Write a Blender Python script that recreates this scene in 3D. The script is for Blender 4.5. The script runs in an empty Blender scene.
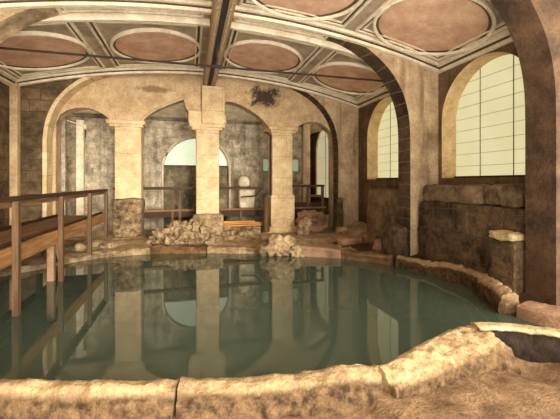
import bpy, bmesh, math, random
from mathutils import Vector, noise, Matrix
random.seed(7)
S = bpy.context.scene
C = S.collection
PI = math.pi

# ------------------------------------------------------------------ helpers
def srgb(r, g, b):
    f = lambda c: c / 12.92 if c <= .04045 else ((c + .055) / 1.055) ** 2.4
    return (f(r), f(g), f(b), 1)

def link(name, me, mats=None, parent=None, kind=None):
    o = bpy.data.objects.new(name, me)
    C.objects.link(o)
    if mats is not None:
        for m in (mats if isinstance(mats, (list, tuple)) else [mats]):
            me.materials.append(m)
    if parent is not None:
        o.parent = parent
        o.matrix_parent_inverse = Matrix.Translation(-Vector(parent.location))
    if kind:
        o['kind'] = kind
    return o

def obj(name, bm, mats, parent=None, kind=None, smooth=None):
    bmesh.ops.recalc_face_normals(bm, faces=bm.faces)
    me = bpy.data.meshes.new(name)
    bm.to_mesh(me); bm.free()
    if smooth is not None:
        for p in me.polygons: p.use_smooth = True
        if smooth < 179: me.set_sharp_from_angle(angle=math.radians(smooth))
    return link(name, me, mats, parent, kind)

def thing(name, label, cat, loc=(0, 0, 0), group=None):
    o = bpy.data.objects.new(name, None); C.objects.link(o)
    o.location = loc; o.empty_display_size = .1
    return tag(o, label, cat, group)

def tag(o, label, cat, group=None):
    o['label'] = label; o['category'] = cat; o['kind'] = 'thing'
    if group: o['group'] = group
    return o

def box(bm, x0, x1, y0, y1, z0, z1, bevel=0, mi=0):
    vs = [bm.verts.new((x, y, z)) for z in (z0, z1) for y in (y0, y1) for x in (x0, x1)]
    fs = [bm.faces.new([vs[i] for i in q]) for q in
          ((0, 2, 3, 1), (4, 5, 7, 6), (0, 1, 5, 4), (2, 6, 7, 3), (0, 4, 6, 2), (1, 3, 7, 5))]
    for f in fs: f.material_index = mi
    if bevel:
        es = list({e for f in fs for e in f.edges})
        bmesh.ops.bevel(bm, geom=es, offset=bevel, segments=2, affect='EDGES', profile=.5)
    return fs

def bx(*a, **k):
    bm = bmesh.new(); box(bm, *a, **k); return bm

def beam(bm, p, q, w, h, bevel=0.0):
    """rectangular bar from p to q, w wide, h tall"""
    p, q = Vector(p), Vector(q); d = (q - p).normalized()
    up = Vector((0, 0, 1)) if abs(d.z) < .95 else Vector((0, 1, 0))
    s = d.cross(up).normalized(); u = s.cross(d).normalized()
    vs = []
    for c in (p, q):
        for a, b in ((-1, -1), (1, -1), (1, 1), (-1, 1)):
            vs.append(bm.verts.new(c + s * a * w / 2 + u * b * h / 2))
    fs = [bm.faces.new([vs[i] for i in f]) for f in
          ((0, 1, 2, 3), (7, 6, 5, 4), (0, 4, 5, 1), (1, 5, 6, 2), (2, 6, 7, 3), (3, 7, 4, 0))]
    if bevel:
        bmesh.ops.bevel(bm, geom=list({e for f in fs for e in f.edges}), offset=bevel, segments=1, affect='EDGES')

def tube(bm, pts, r, n=8):
    pts = [Vector(p) for p in pts]; rings = []
    for i, p in enumerate(pts):
        d = (pts[min(i + 1, len(pts) - 1)] - pts[max(i - 1, 0)]).normalized()
        up = Vector((0, 0, 1)) if abs(d.z) < .9 else Vector((1, 0, 0))
        s = d.cross(up).normalized(); u = s.cross(d)
        rr = r[i] if isinstance(r, (list, tuple)) else r
        rings.append([bm.verts.new(p + (s * math.cos(2 * PI * k / n) + u * math.sin(2 * PI * k / n)) * rr) for k in range(n)])
    for a, b in zip(rings, rings[1:]):
        for k in range(n): bm.faces.new((a[k], a[(k + 1) % n], b[(k + 1) % n], b[k]))
    bm.faces.new(rings[0][::-1]); bm.faces.new(rings[-1])

def fbm(p, sc=1.0, oct=4, off=(0, 0, 0)):
    return noise.fractal(Vector(p) * sc + Vector(off), .9, 2.1, oct, noise_basis='PERLIN_ORIGINAL')

def rock_bm(cx, cy, cz, dx, dy, dz, rough=.12, power=3.0, n=14, seed=0, rot=0, fine=.35):
    """a lump of stone: rounded box (power high = blocky) with noise; cz is its underside"""
    bm = bmesh.new()
    bmesh.ops.create_cube(bm, size=2)
    bmesh.ops.subdivide_edges(bm, edges=bm.edges[:], cuts=n, use_grid_fill=True)
    off = Vector((seed * 3.7, seed * 1.9, seed * 5.3)); m = min(dx, dy, dz)
    R = Matrix.Rotation(rot, 3, 'Z')
    for v in bm.verts:
        c = v.co
        r = (abs(c.x) ** power + abs(c.y) ** power + abs(c.z) ** power) ** (1 / power)
        c = c / r
        q = Vector((c.x * dx / 2, c.y * dy / 2, c.z * dz / 2))
        nd = c.normalized()
        k = fbm(q, 1.6 / max(m, .12) * .5, 3, off) * rough * m + fbm(q, 6 / max(m, .3) * .5, 3, off) * rough * m * fine
        q += nd * k
        v.co = R @ q + Vector((cx, cy, cz + dz / 2))
    return bm

# ------------------------------------------------------------------ materials
def new_mat(name):
    m = bpy.data.materials.new(name); m.use_nodes = True
    nt = m.node_tree; b = nt.nodes['Principled BSDF']
    return m, nt, b

def stone(name, c1, c2, stain=None, sc=3.0, bump=.25, rough=.9, brick=None, stain_sc=.7, stain_at=(.48, .68), fine=24, drip=None, spots=None, face_tones=None):
    m, nt, b = new_mat(name); N = nt.nodes.new; L = nt.links.new
    geo = N('ShaderNodeNewGeometry'); pos = geo.outputs['Position']
    n1 = N('ShaderNodeTexNoise'); n1.inputs['Scale'].default_value = sc; n1.inputs['Detail'].default_value = 9; n1.inputs['Roughness'].default_value = .68
    L(pos, n1.inputs['Vector'])
    r1 = N('ShaderNodeValToRGB'); r1.color_ramp.elements[0].position = .36; r1.color_ramp.elements[1].position = .64
    r1.color_ramp.elements[0].color = srgb(*c1); r1.color_ramp.elements[1].color = srgb(*c2)
    L(n1.outputs['Fac'], r1.inputs['Fac'])
    col = r1.outputs['Color']
    n3 = N('ShaderNodeTexNoise'); n3.inputs['Scale'].default_value = fine; n3.inputs['Detail'].default_value = 5
    L(pos, n3.inputs['Vector'])
    def mix(a, bcol, fac, mode='MIX'):
        x = N('ShaderNodeMix'); x.data_type = 'RGBA'; x.blend_type = mode
        if isinstance(fac, (int, float)): x.inputs[0].default_value = fac
        else: L(fac, x.inputs[0])
        if isinstance(a, tuple): x.inputs[6].default_value = a
        else: L(a, x.inputs[6])
        if isinstance(bcol, tuple): x.inputs[7].default_value = bcol
        else: L(bcol, x.inputs[7])
        return x.outputs[2]
    def ramp(src, a, c):
        r = N('ShaderNodeMapRange'); r.inputs[1].default_value = a; r.inputs[2].default_value = c
        L(src, r.inputs[0]); return r.outputs[0]
    col = mix(col, (.30, .27, .22, 1), ramp(n3.outputs['Fac'], .48, 1.0), 'MULTIPLY')
    if stain:
        n2 = N('ShaderNodeTexNoise'); n2.inputs['Scale'].default_value = stain_sc; n2.inputs['Detail'].default_value = 7; n2.inputs['Roughness'].default_value = .7
        L(pos, n2.inputs['Vector'])
        col = mix(col, srgb(*stain), ramp(n2.outputs['Fac'], *stain_at))
    if drip:
        mp = N('ShaderNodeMapping'); mp.inputs['Scale'].default_value = (5, 5, .35); L(pos, mp.inputs['Vector'])
        nd = N('ShaderNodeTexNoise'); nd.inputs['Scale'].default_value = 1; nd.inputs['Detail'].default_value = 5; L(mp.outputs[0], nd.inputs['Vector'])
        col = mix(col, srgb(*drip), ramp(nd.outputs['Fac'], .5, .85))
    for (cx, cy, cz, rad, sc3, colr) in (spots or []):
        # patch of lost plaster / soot with an irregular outline of its own
        vs = N('ShaderNodeVectorMath'); vs.operation = 'SUBTRACT'; L(pos, vs.inputs[0]); vs.inputs[1].default_value = (cx, cy, cz)
        vm = N('ShaderNodeVectorMath'); vm.operation = 'MULTIPLY'; L(vs.outputs[0], vm.inputs[0]); vm.inputs[1].default_value = sc3
        vl = N('ShaderNodeVectorMath'); vl.operation = 'LENGTH'; L(vm.outputs[0], vl.inputs[0])
        np_ = N('ShaderNodeTexNoise'); np_.inputs['Scale'].default_value = 3.2; np_.inputs['Detail'].default_value = 6; np_.inputs['Roughness'].default_value = .7; L(pos, np_.inputs['Vector'])
        ad = N('ShaderNodeMath'); ad.operation = 'MULTIPLY_ADD'; L(np_.outputs['Fac'], ad.inputs[0]); ad.inputs[1].default_value = rad * 2.6; L(vl.outputs['Value'], ad.inputs[2])
        mr = N('ShaderNodeMapRange'); mr.inputs[1].default_value = rad * 2.25; mr.inputs[2].default_value = rad * 1.75; L(ad.outputs[0], mr.inputs[0])
        col = mix(col, srgb(*colr), mr.outputs[0])
    if face_tones:  # darker tones on marked faces; on the near rim they include painted shade
        at = N('ShaderNodeAttribute'); at.attribute_name = 'dark_face'
        nw = N('ShaderNodeTexNoise'); nw.inputs['Scale'].default_value = 9; nw.inputs['Detail'].default_value = 8; nw.inputs['Roughness'].default_value = .7; L(pos, nw.inputs['Vector'])
        aw = N('ShaderNodeMath'); aw.operation = 'MULTIPLY_ADD'; L(nw.outputs['Fac'], aw.inputs[0]); aw.inputs[1].default_value = 1.6; L(at.outputs['Fac'], aw.inputs[2])
        rw = N('ShaderNodeValToRGB'); rw.color_ramp.elements[0].position = .38; rw.color_ramp.elements[1].position = .66
        rw.color_ramp.elements[0].color = srgb(*face_tones[0]); rw.color_ramp.elements[1].color = srgb(*face_tones[1]); L(nw.outputs['Fac'], rw.inputs['Fac'])
        col = mix(col, rw.outputs['Color'], ramp(aw.outputs[0], 1.05, 1.55))
    h = n1.outputs['Fac']
    if brick:
        ax, bw, bh, mortar, mort_c, contrast = brick
        sp = N('ShaderNodeSeparateXYZ'); L(pos, sp.inputs[0])
        cb = N('ShaderNodeCombineXYZ'); L(sp.outputs[0 if ax == 'x' else 1], cb.inputs[0]); L(sp.outputs[2], cb.inputs[1])
        nw = N('ShaderNodeTexNoise'); nw.inputs['Scale'].default_value = 1.7; L(pos, nw.inputs['Vector'])
        va = N('ShaderNodeVectorMath'); va.operation = 'MULTIPLY_ADD'; L(nw.outputs['Color'], va.inputs[0]); va.inputs[1].default_value = (.14, .14, 0); L(cb.outputs[0], va.inputs[2])
        bt = N('ShaderNodeTexBrick'); bt.inputs['Scale'].default_value = 1; bt.inputs['Brick Width'].default_value = bw; bt.inputs['Row Height'].default_value = bh
        bt.inputs['Mortar Size'].default_value = mortar; bt.inputs['Mortar Smooth'].default_value = .4; bt.inputs['Bias'].default_value = 0
        bt.inputs['Color1'].default_value = (1, 1, 1, 1); bt.inputs['Color2'].default_value = (contrast,) * 3 + (1,); bt.inputs['Mortar'].default_value = (.9, .9, .9, 1)
        L(va.outputs[0], bt.inputs['Vector'])
        col = mix(col, bt.outputs['Color'], 1.0, 'MULTIPLY')
        col = mix(col, srgb(*mort_c), bt.outputs['Fac'])
        sb = N('ShaderNodeMath'); sb.operation = 'MULTIPLY_ADD'; L(bt.outputs['Fac'], sb.inputs[0]); sb.inputs[1].default_value = -.5; L(n1.outputs['Fac'], sb.inputs[2])
        h = sb.outputs[0]
    a2 = N('ShaderNodeMath'); a2.operation = 'MULTIPLY_ADD'; L(n3.outputs['Fac'], a2.inputs[0]); a2.inputs[1].default_value = .35; L(h, a2.inputs[2])
    bp = N('ShaderNodeBump'); bp.inputs['Strength'].default_value = min(1, bump * 2); bp.inputs['Distance'].default_value = .06
    L(a2.outputs[0], bp.inputs['Height']); L(bp.outputs[0], b.inputs['Normal'])
    L(col, b.inputs['Base Color']); b.inputs['Roughness'].default_value = rough
    b.inputs['Specular IOR Level'].default_value = .2
    return m

def wood(name, c1, c2, axis='y'):
    m, nt, b = new_mat(name); N = nt.nodes.new; L = nt.links.new
    geo = N('ShaderNodeNewGeometry')
    mp = N('ShaderNodeMapping'); mp.inputs['Scale'].default_value = {'y': (14, .9, 14), 'x': (.9, 14, 14), 'z': (14, 14, .9)}[axis]
    L(geo.outputs['Position'], mp.inputs['Vector'])
    n = N('ShaderNodeTexNoise'); n.inputs['Scale'].default_value = 1.2; n.inputs['Detail'].default_value = 8; n.inputs['Roughness'].default_value = .65; L(mp.outputs[0], n.inputs['Vector'])
    r = N('ShaderNodeValToRGB'); r.color_ramp.elements[0].position = .35; r.color_ramp.elements[1].position = .68
    r.color_ramp.elements[0].color = srgb(*c1); r.color_ramp.elements[1].color = srgb(*c2)
    L(n.outputs['Fac'], r.inputs['Fac']); L(r.outputs['Color'], b.inputs['Base Color'])
    bp = N('ShaderNodeBump'); bp.inputs['Strength'].default_value = .3; bp.inputs['Distance'].default_value = .01; L(n.outputs['Fac'], bp.inputs['Height']); L(bp.outputs[0], b.inputs['Normal'])
    b.inputs['Roughness'].default_value = .7; b.inputs['Specular IOR Level'].default_value = .25
    return m

def plain(name, c, rough=.6, metal=0):
    m, nt, b = new_mat(name); N = nt.nodes.new; L = nt.links.new
    n = N('ShaderNodeTexNoise'); n.inputs['Scale'].default_value = 9; n.inputs['Detail'].default_value = 6
    geo = N('ShaderNodeNewGeometry'); L(geo.outputs['Position'], n.inputs['Vector'])
    r = N('ShaderNodeValToRGB'); r.color_ramp.elements[0].position = .3; r.color_ramp.elements[1].position = .7
    r.color_ramp.elements[0].color = srgb(*[x * .8 for x in c]); r.color_ramp.elements[1].color = srgb(*c)
    L(n.outputs['Fac'], r.inputs['Fac']); L(r.outputs['Color'], b.inputs['Base Color'])
    b.inputs['Roughness'].default_value = rough; b.inputs['Metallic'].default_value = metal
    return m

def lit_glass(name, c, strength):
    """frosted pane glowing with the daylight behind it"""
    m, nt, b = new_mat(name); N = nt.nodes.new; L = nt.links.new
    geo = N('ShaderNodeNewGeometry')
    n = N('ShaderNodeTexNoise'); n.inputs['Scale'].default_value = 1.4; n.inputs['Detail'].default_value = 6; L(geo.outputs['Position'], n.inputs['Vector'])
    r = N('ShaderNodeValToRGB'); r.color_ramp.elements[0].position = .3; r.color_ramp.elements[1].position = .75
    r.color_ramp.elements[0].color = srgb(c[0] * .95, c[1] * .95, c[2] * .90); r.color_ramp.elements[1].color = srgb(*c)
    L(n.outputs['Fac'], r.inputs['Fac'])
    b.inputs['Base Color'].default_value = (.05, .05, .045, 1); b.inputs['Roughness'].default_value = .35
    L(r.outputs['Color'], b.inputs['Emission Color']); b.inputs['Emission Strength'].default_value = strength
    return m

SOOT = (.20, .15, .10)
M = {}
M['plaster'] = stone('arcade plaster', (.70, .57, .41), (.82, .70, .53), stain=(.48, .37, .25), sc=2.2, bump=.12, stain_sc=.9, stain_at=(.55, .85),
                     spots=[(2.75, 12.35, 5.25, .75, (1.0, .3, 1.6), (.28, .22, .16)), (-1.2, 12.35, 5.3, .3, (.5, .3, 2.2), (.55, .43, .30))])
M['pier'] = stone('pier stone', (.66, .55, .41), (.80, .69, .53), stain=(.36, .28, .19), sc=2.0, bump=.18, stain_sc=.8, stain_at=(.50, .78), drip=(.36, .27, .18))
M['pillar'] = stone('pillar ashlar', (.78, .65, .47), (.90, .79, .61), stain=(.60, .47, .32), sc=3, bump=.12, stain_sc=1.1, stain_at=(.55, .85), brick=('x', 2.4, .78, .006, (.55, .43, .3), .95))
M['rough'] = stone('rough rubble core', (.34, .26, .18), (.72, .60, .44), stain=(.22, .17, .11), sc=7, bump=.6, stain_sc=2.5, fine=40)
M['masonry'] = stone('brown masonry', (.36, .28, .19), (.58, .47, .33), stain=(.22, .17, .11), sc=3, bump=.4, stain_sc=1.2, stain_at=(.45, .7), brick=('x', .62, .36, .012, (.30, .23, .16), .62))
M['back'] = stone('grey back wall', (.58, .52, .42), (.84, .77, .64), stain=(.34, .29, .22), sc=4.2, bump=.35, stain_sc=1.6, stain_at=(.5, .72), brick=('x', .62, .36, .005, (.52, .46, .37), .88), drip=(.34, .29, .22))
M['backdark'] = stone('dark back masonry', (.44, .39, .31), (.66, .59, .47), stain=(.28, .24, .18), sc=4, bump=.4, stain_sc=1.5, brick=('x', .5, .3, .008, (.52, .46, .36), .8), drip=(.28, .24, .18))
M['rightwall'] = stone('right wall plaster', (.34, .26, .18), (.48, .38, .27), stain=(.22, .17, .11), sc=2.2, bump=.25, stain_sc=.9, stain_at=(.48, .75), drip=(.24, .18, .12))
M['pierdark'] = stone('dark pier stone', (.25, .18, .12), (.40, .30, .21), stain=(.17, .12, .08), sc=2.4, bump=.3, stain_sc=1, drip=(.34, .26, .18))  # darker tone of pier stone, for the nearest arch
M['soffitshade'] = stone('shaded arch underside', (.28, .21, .14), (.42, .33, .23), stain=(.18, .13, .09), sc=3, bump=.3, brick=('y', 9, .3, .012, (.5, .4, .29), .8))  # shade of the right-hand undersides painted in as a darker stone
M['darkearth'] = stone('damp dark earth', (.24, .17, .11), (.42, .31, .21), stain=(.16, .11, .07), sc=4, bump=.5)
M['rimright'] = stone('worn right rim stone', (.56, .44, .31), (.80, .67, .51), stain=(.38, .28, .19), sc=3, bump=.35, stain_sc=1.5, stain_at=(.52, .76), fine=34, face_tones=((.20, .14, .09), (.42, .31, .20)))  # side towards the water coloured darker than the top
M['reveal'] = stone('window reveal plaster', (.78, .64, .44), (.90, .78, .58), stain=(.58, .45, .29), sc=3, bump=.12, stain_sc=2, stain_at=(.55, .8))
M['field'] = stone('ceiling field', (.56, .48, .38), (.72, .63, .51), stain=(.42, .34, .26), sc=2.4, bump=.06, stain_sc=.8, stain_at=(.52, .8), fine=50)
M['mould'] = stone('cream moulding', (.82, .74, .60), (.93, .86, .74), stain=(.60, .50, .38), sc=3, bump=.05, stain_sc=1.2, stain_at=(.55, .85), fine=60)
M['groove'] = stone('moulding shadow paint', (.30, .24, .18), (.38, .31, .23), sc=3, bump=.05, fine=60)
M['disc'] = stone('terracotta roundel paint', (.74, .57, .44), (.87, .70, .56), stain=(.93, .80, .67), sc=2.2, bump=.04, stain_sc=1.6, stain_at=(.60, .80), fine=60)
M['iron'] = plain('dark iron', (.19, .135, .09), .9)
M['girder'] = plain('painted girder', (.66, .54, .38), .6)
M['ground'] = stone('bath floor earth', (.54, .44, .32), (.84, .72, .55), stain=(.34, .26, .18), sc=3.5, bump=.5, stain_sc=.8, stain_at=(.5, .75), fine=36)
M['sand'] = stone('reddish sand', (.48, .37, .26), (.70, .56, .41), stain=(.32, .24, .16), sc=4, bump=.5, stain_sc=1.4, stain_at=(.5, .75), fine=40)
M['rim'] = stone('worn rim limestone', (.66, .56, .40), (.82, .72, .53), stain=(.46, .36, .24), sc=2.6, bump=.25, stain_sc=1.6, stain_at=(.56, .8), fine=34)
M['rimdark'] = stone('weathered rim stone', (.40, .29, .18), (.60, .46, .30), stain=(.26, .18, .11), sc=3.5, bump=.35, stain_sc=1.3, stain_at=(.48, .72), fine=34)
M['rimnear'] = stone('worn rim limestone with broken shaded face', (.62, .51, .36), (.80, .68, .49), stain=(.46, .36, .25), sc=2.6, bump=.45, stain_sc=1.6, stain_at=(.56, .8), fine=34, face_tones=((.24, .17, .11), (.56, .44, .30)))  # rough broken front, with its shade also painted into the dark tones
M['rimhollow'] = stone('worn rim limestone with shadow painted face', (.70, .60, .44), (.86, .76, .58), sc=2.6, bump=.3, fine=34, face_tones=((.13, .10, .07), (.24, .18, .13)))  # near-black front face is the hollow's shadow put into the colour
M['shadedark'] = stone('shaded dark stone', (.17, .13, .09), (.28, .21, .15), sc=4, bump=.4)  # shadow tone for the rim face at the hollow, not assigned
M['pale'] = stone('pale rock', (.50, .40, .28), (.80, .68, .51), stain=(.30, .22, .15), sc=6, bump=.5, stain_sc=2.2, stain_at=(.5, .72), fine=40)
M['pink'] = stone('pinkish rock', (.58, .44, .33), (.76, .60, .46), stain=(.38, .27, .19), sc=4, bump=.4, stain_sc=2, fine=40)
M['ruin'] = stone('dark ruin masonry', (.27, .20, .14), (.54, .43, .31), stain=(.16, .12, .08), sc=4, bump=.6, stain_sc=1.3, stain_at=(.46, .66), drip=(.42, .33, .23), brick=('y', .92, .52, .012, (.38, .30, .21), .7))
M['ruintop'] = stone('pale ruin block', (.38, .30, .21), (.60, .49, .36), stain=(.24, .18, .12), sc=3.4, bump=.5, stain_sc=1.5, fine=36)
M['wood_y'] = wood('brown timber along', (.36, .25, .15), (.60, .44, .28), 'y')
M['wood_x'] = wood('brown timber across', (.36, .24, .13), (.58, .41, .24), 'x')
M['wood_z'] = wood('brown timber upright', (.28, .20, .12), (.46, .34, .22), 'z')
M['wood_fascia'] = wood('orange brown fascia timber', (.46, .31, .18), (.72, .52, .31), 'y')
M['wood_rail'] = wood('dark rail timber', (.20, .13, .08), (.36, .25, .15), 'x')
M['wood_dark'] = wood('dark timber', (.15, .10, .06), (.28, .19, .11), 'y')
M['wood_orange'] = wood('orange timber', (.62, .41, .19), (.84, .60, .33), 'x')
M['white'] = stone('white plaster fragment', (.74, .66, .52), (.88, .82, .69), sc=4, bump=.2, fine=40)
M['glass'] = lit_glass('daylit frosted pane', (.91, .86, .67), .52)
M['glass_back'] = lit_glass('daylit lunette pane', (.87, .89, .77), .60)
M['glass_tan'] = lit_glass('daylit tan pane', (.84, .78, .64), .42)
M['glass_green'] = lit_glass('daylit green pane', (.66, .72, .58), .38)
M['bar'] = plain('glazing lead', (.56, .52, .38), .7)

m, nt, b = new_mat('still green bath water')
b.inputs['Base Color'].default_value = srgb(.285, .335, .275)
b.inputs['Roughness'].default_value = .03; b.inputs['IOR'].default_value = 1.58
tn = nt.nodes.new('ShaderNodeTexNoise'); tn.inputs['Scale'].default_value = 1.3; tn.inputs['Detail'].default_value = 3
gp = nt.nodes.new('ShaderNodeNewGeometry'); nt.links.new(gp.outputs['Position'], tn.inputs['Vector'])
bp = nt.nodes.new('ShaderNodeBump'); bp.inputs['Strength'].default_value = .03; bp.inputs['Distance'].default_value = .02
nt.links.new(tn.outputs['Fac'], bp.inputs['Height']); nt.links.new(bp.outputs[0], b.inputs['Normal'])
M['water'] = m

# ------------------------------------------------------------------ hall dimensions (x across, y into the hall, water at z = 0)
XL, XR, XC = -5.16, 6.36, .6
HALF = 5.76
def zc(x): return 5.93 - .83 * min(1.2, abs((x - XC) / HALF)) ** 2
def frange(a, b, n): return [a + (b - a) * i / n for i in range(n + 1)]

# pool outline
POOL = [(-4.1, 8.3), (-4.02, 8.75), (-3.8, 9.1), (-3.2, 9.7), (-2.4, 10.3), (-1.13, 10.5), (.5, 10.2), (1.97, 9.7), (3.0, 9.12), (4.0, 8.55), (4.9, 7.6),
        (5.29, 6.57), (5.36, 5.7), (5.0, 4.8), (4.8, 4.25), (5.0, 3.95), (5.5, 3.3), (5.2, 2.9), (4.6, 3.2), (4.1, 3.55), (3.55, 3.72), (3.0, 3.66), (2.44, 3.42), (2.1, 3.28), (1.79, 3.2), (1.0, 3.25), (.09, 3.4),
        (-.8, 3.62), (-1.6, 3.85), (-2.7, 4.15), (-3.6, 4.6), (-4.05, 5.3)]
def pool_sd(x, y):
    d = 1e9; ins = False; n = len(POOL)
    for i in range(n):
        x1, y1 = POOL[i]; x2, y2 = POOL[(i + 1) % n]
        ex, ey = x2 - x1, y2 - y1
        t = max(0, min(1, ((x - x1) * ex + (y - y1) * ey) / (ex * ex + ey * ey)))
        d = min(d, math.hypot(x - x1 - t * ex, y - y1 - t * ey))
        if (y1 > y) != (y2 > y) and x < ex * (y - y1) / ey + x1: ins = not ins
    return -d if ins else d

def ground_z(x, y):
    sd = pool_sd(x, y)
    if sd < 0: return max(-.7, -.05 + sd * 2.2)
    z = .13 + fbm((x, y, 0), .8, 4) * .05 + fbm((x, y, 0), 3.5, 4) * .03
    hollow = math.exp(-(((x - 3.75) / .45) ** 2 + ((y - 2.95) / .3) ** 2))
    if y < 4.4: z = -.16 * hollow + .06 + fbm((x, y, 0), 2.5, 5) * .04 - (.10 if x < 1.6 else 0) * max(0, min(1, (3.2 - y)))
    if x > 5.2 and y > 4: z += min(.35, (x - 5.2) * .35)
    if y > 10.6: z += min(.10, (y - 10.6) * .1)
    k = min(1, sd / .16)
    return -.05 + (z + .05) * k

# ground with the bath sunk in it
bm = bmesh.new()
nx, ny = 150, 190
gx0, gx1, gy0, gy1 = -6.4, 8.2, 1.2, 18.4
grid = []
for j in range(ny + 1):
    row = []
    for i in range(nx + 1):
        x = gx0 + (gx1 - gx0) * i / nx; y = gy0 + (gy1 - gy0) * j / ny
        row.append(bm.verts.new((x, y, ground_z(x, y))))
    grid.append(row)
for j in range(ny):
    for i in range(nx):
        f = bm.faces.new((grid[j][i], grid[j][i + 1], grid[j + 1][i + 1], grid[j + 1][i]))
        c = f.calc_center_median()
        f.material_index = 1 if c.y < 4 else 2 if c.x > 4.6 + .25 * fbm(c, 1.5) and c.y < 10.5 + .4 * fbm(c, 1) else 0
obj('floor', bm, [M['ground'], M['sand'], M['darkearth']], kind='structure', smooth=180)

bm = bmesh.new()
for i in range(110):
    for j in range(72):
        x, y = -7.0 + i * .12, 2.4 + j * .12
        if pool_sd(x + .06, y + .06) < .20: bm.faces.new([bm.verts.new(p) for p in ((x, y, 0), (x + .12, y, 0), (x + .12, y + .12, 0), (x, y + .12, 0))])
bmesh.ops.remove_doubles(bm, verts=bm.verts, dist=1e-3)
w = obj('bath_water', bm, M['water'], kind='stuff')
w['label'] = 'still green water filling the round bath'

# ------------------------------------------------------------------ ceiling shell and transverse arches
def vault_slab(name, y0, y1, mat, th=.2):
    bm = bmesh.new(); xs = frange(XL - .5, XR + .6, 48)
    for a, c in zip(xs, xs[1:]):
        v = [bm.verts.new(p) for p in ((a, y0, zc(a)), (c, y0, zc(c)), (c, y1, zc(c)), (a, y1, zc(a)), (a, y0, zc(a) + th), (c, y0, zc(c) + th), (c, y1, zc(c) + th), (a, y1, zc(a) + th))]
        for q in ((3, 2, 1, 0), (4, 5, 6, 7), (0, 1, 5, 4), (2, 3, 7, 6)): bm.faces.new([v[i] for i in q])
    bmesh.ops.remove_doubles(bm, verts=bm.verts, dist=1e-4)
    return obj(name, bm, mat, kind='structure', smooth=30)
vault_slab('ceiling', -1.0, 12.9, M['field'])
bm = bmesh.new()
pts = [(12.83, 5.14), (14.2, 4.66), (18.4, 4.66), (18.4, 5.4), (12.83, 5.4)]
va, vb = [[bm.verts.new((x, y, z)) for y, z in pts] for x in (XL - .5, XR + .6)]
bm.faces.new(va); bm.faces.new(vb[::-1])
for i in range(5): bm.faces.new((va[i], va[(i + 1) % 5], vb[(i + 1) % 5], vb[i]))
obj('ceiling_back', bm, M['white'], kind='structure')

def z_arch(x):
    u = min(1, abs(x - XC) / 4.87)
    return min(zc(x) - .02, 3.1 + 2.95 * (1 - u ** 2.6) ** (1 / 2.6))

def arch_beam(y0, y1, mats, left_mat=0, right_soffit=-1):
    """round-shouldered arch across the hall with its two piers"""
    bm = bmesh.new()
    us = [math.sin(PI / 2 * t) for t in frange(-1, 1, 64)]
    xs = [XC + 4.87 * u for u in us]
    lo = [(x, z_arch(x)) for x in xs]
    pts_l = [(XL - .1, -.3), (xs[0], -.3)]; pts_r = [(xs[-1], -.3), (XR + .1, -.3)]
    def quad(a, b_, c, d, mi=0):
        f = bm.faces.new([bm.verts.new(p) for p in (a, b_, c, d)]); f.material_index = mi
    for (xa, za), (xb, zb) in zip(lo, lo[1:]):
        ta, tb = zc(xa) + .1, zc(xb) + .1
        mi = left_mat if xb < -1.5 else 0
        quad((xa, y0, za), (xb, y0, zb), (xb, y0, tb), (xa, y0, ta), mi)
        quad((xb, y1, zb), (xa, y1, za), (xa, y1, ta), (xb, y1, tb), mi)
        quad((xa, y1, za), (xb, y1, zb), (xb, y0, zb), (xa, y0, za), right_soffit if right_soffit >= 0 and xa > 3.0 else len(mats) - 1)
    for xa, xb, inner, mi in ((XL - .1, xs[0], xs[0], left_mat), (xs[-1], XR + .1, xs[-1], 0)):
        zs = [-.3, 3.1, zc((xa + xb) / 2) + .1]
        for z0, z1 in zip(zs, zs[1:]):
            quad((xa, y0, z0), (xb, y0, z0), (xb, y0, z1), (xa, y0, z1), mi)
            quad((xb, y1, z0), (xa, y1, z0), (xa, y1, z1), (xb, y1, z1), mi)
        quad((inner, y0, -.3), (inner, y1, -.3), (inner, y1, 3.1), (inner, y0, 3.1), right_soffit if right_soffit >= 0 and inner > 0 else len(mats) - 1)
    bmesh.ops.remove_doubles(bm, verts=bm.verts, dist=1e-4)
    return obj('arch_beam', bm, mats, kind='structure', smooth=35)
arch_beam(11.9, 12.36, [M['pier'], M['masonry'], M['soffitshade'], M['pier']], 1, 2)
arch_beam(7.53, 8.05, [M['pier'], M['soffitshade'], M['pier']], 0, 1)
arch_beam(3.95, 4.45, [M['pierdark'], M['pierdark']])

bm = bmesh.new(); rows = []
for i in range(41):
    t = i / 40
    x = XC - 4.87 * math.cos(PI / 2 * (t * .60)); x2 = x + .01
    z = 3.1 + 2.95 * (1 - (abs(x - XC) / 4.87) ** 2.6) ** (1 / 2.6) if i else 3.1
    if i == 0: rows.append([(x + .012, .2), (x - .10, .2)])
    dx = .01; zz = lambda q: 3.1 + 2.95 * max(0, 1 - (abs(q - XC) / 4.87) ** 2.6) ** (1 / 2.6)
    n = Vector((-(zz(x + dx) - zz(max(x - dx, XC - 4.87))), 2 * dx if i else dx)).normalized()
    if z > zc(x) - .1: break
    rows.append([(x - n.x * .012, z - n.y * .012), (x + n.x * .10, z + n.y * .10)])
vr = [[bm.verts.new((a[0], 11.88, a[1])), bm.verts.new((b_[0], 11.88, b_[1])), bm.verts.new((b_[0], 11.92, b_[1])), bm.verts.new((a[0], 12.3, a[1]))] for a, b_ in rows]
for a, b_ in zip(vr, vr[1:]):
    for k in range(4): bm.faces.new((a[k], b_[k], b_[(k + 1) % 4], a[(k + 1) % 4]))
bm.faces.new(vr[0]); bm.faces.new(vr[-1][::-1])
ARCHIVOLT = bm

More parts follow.
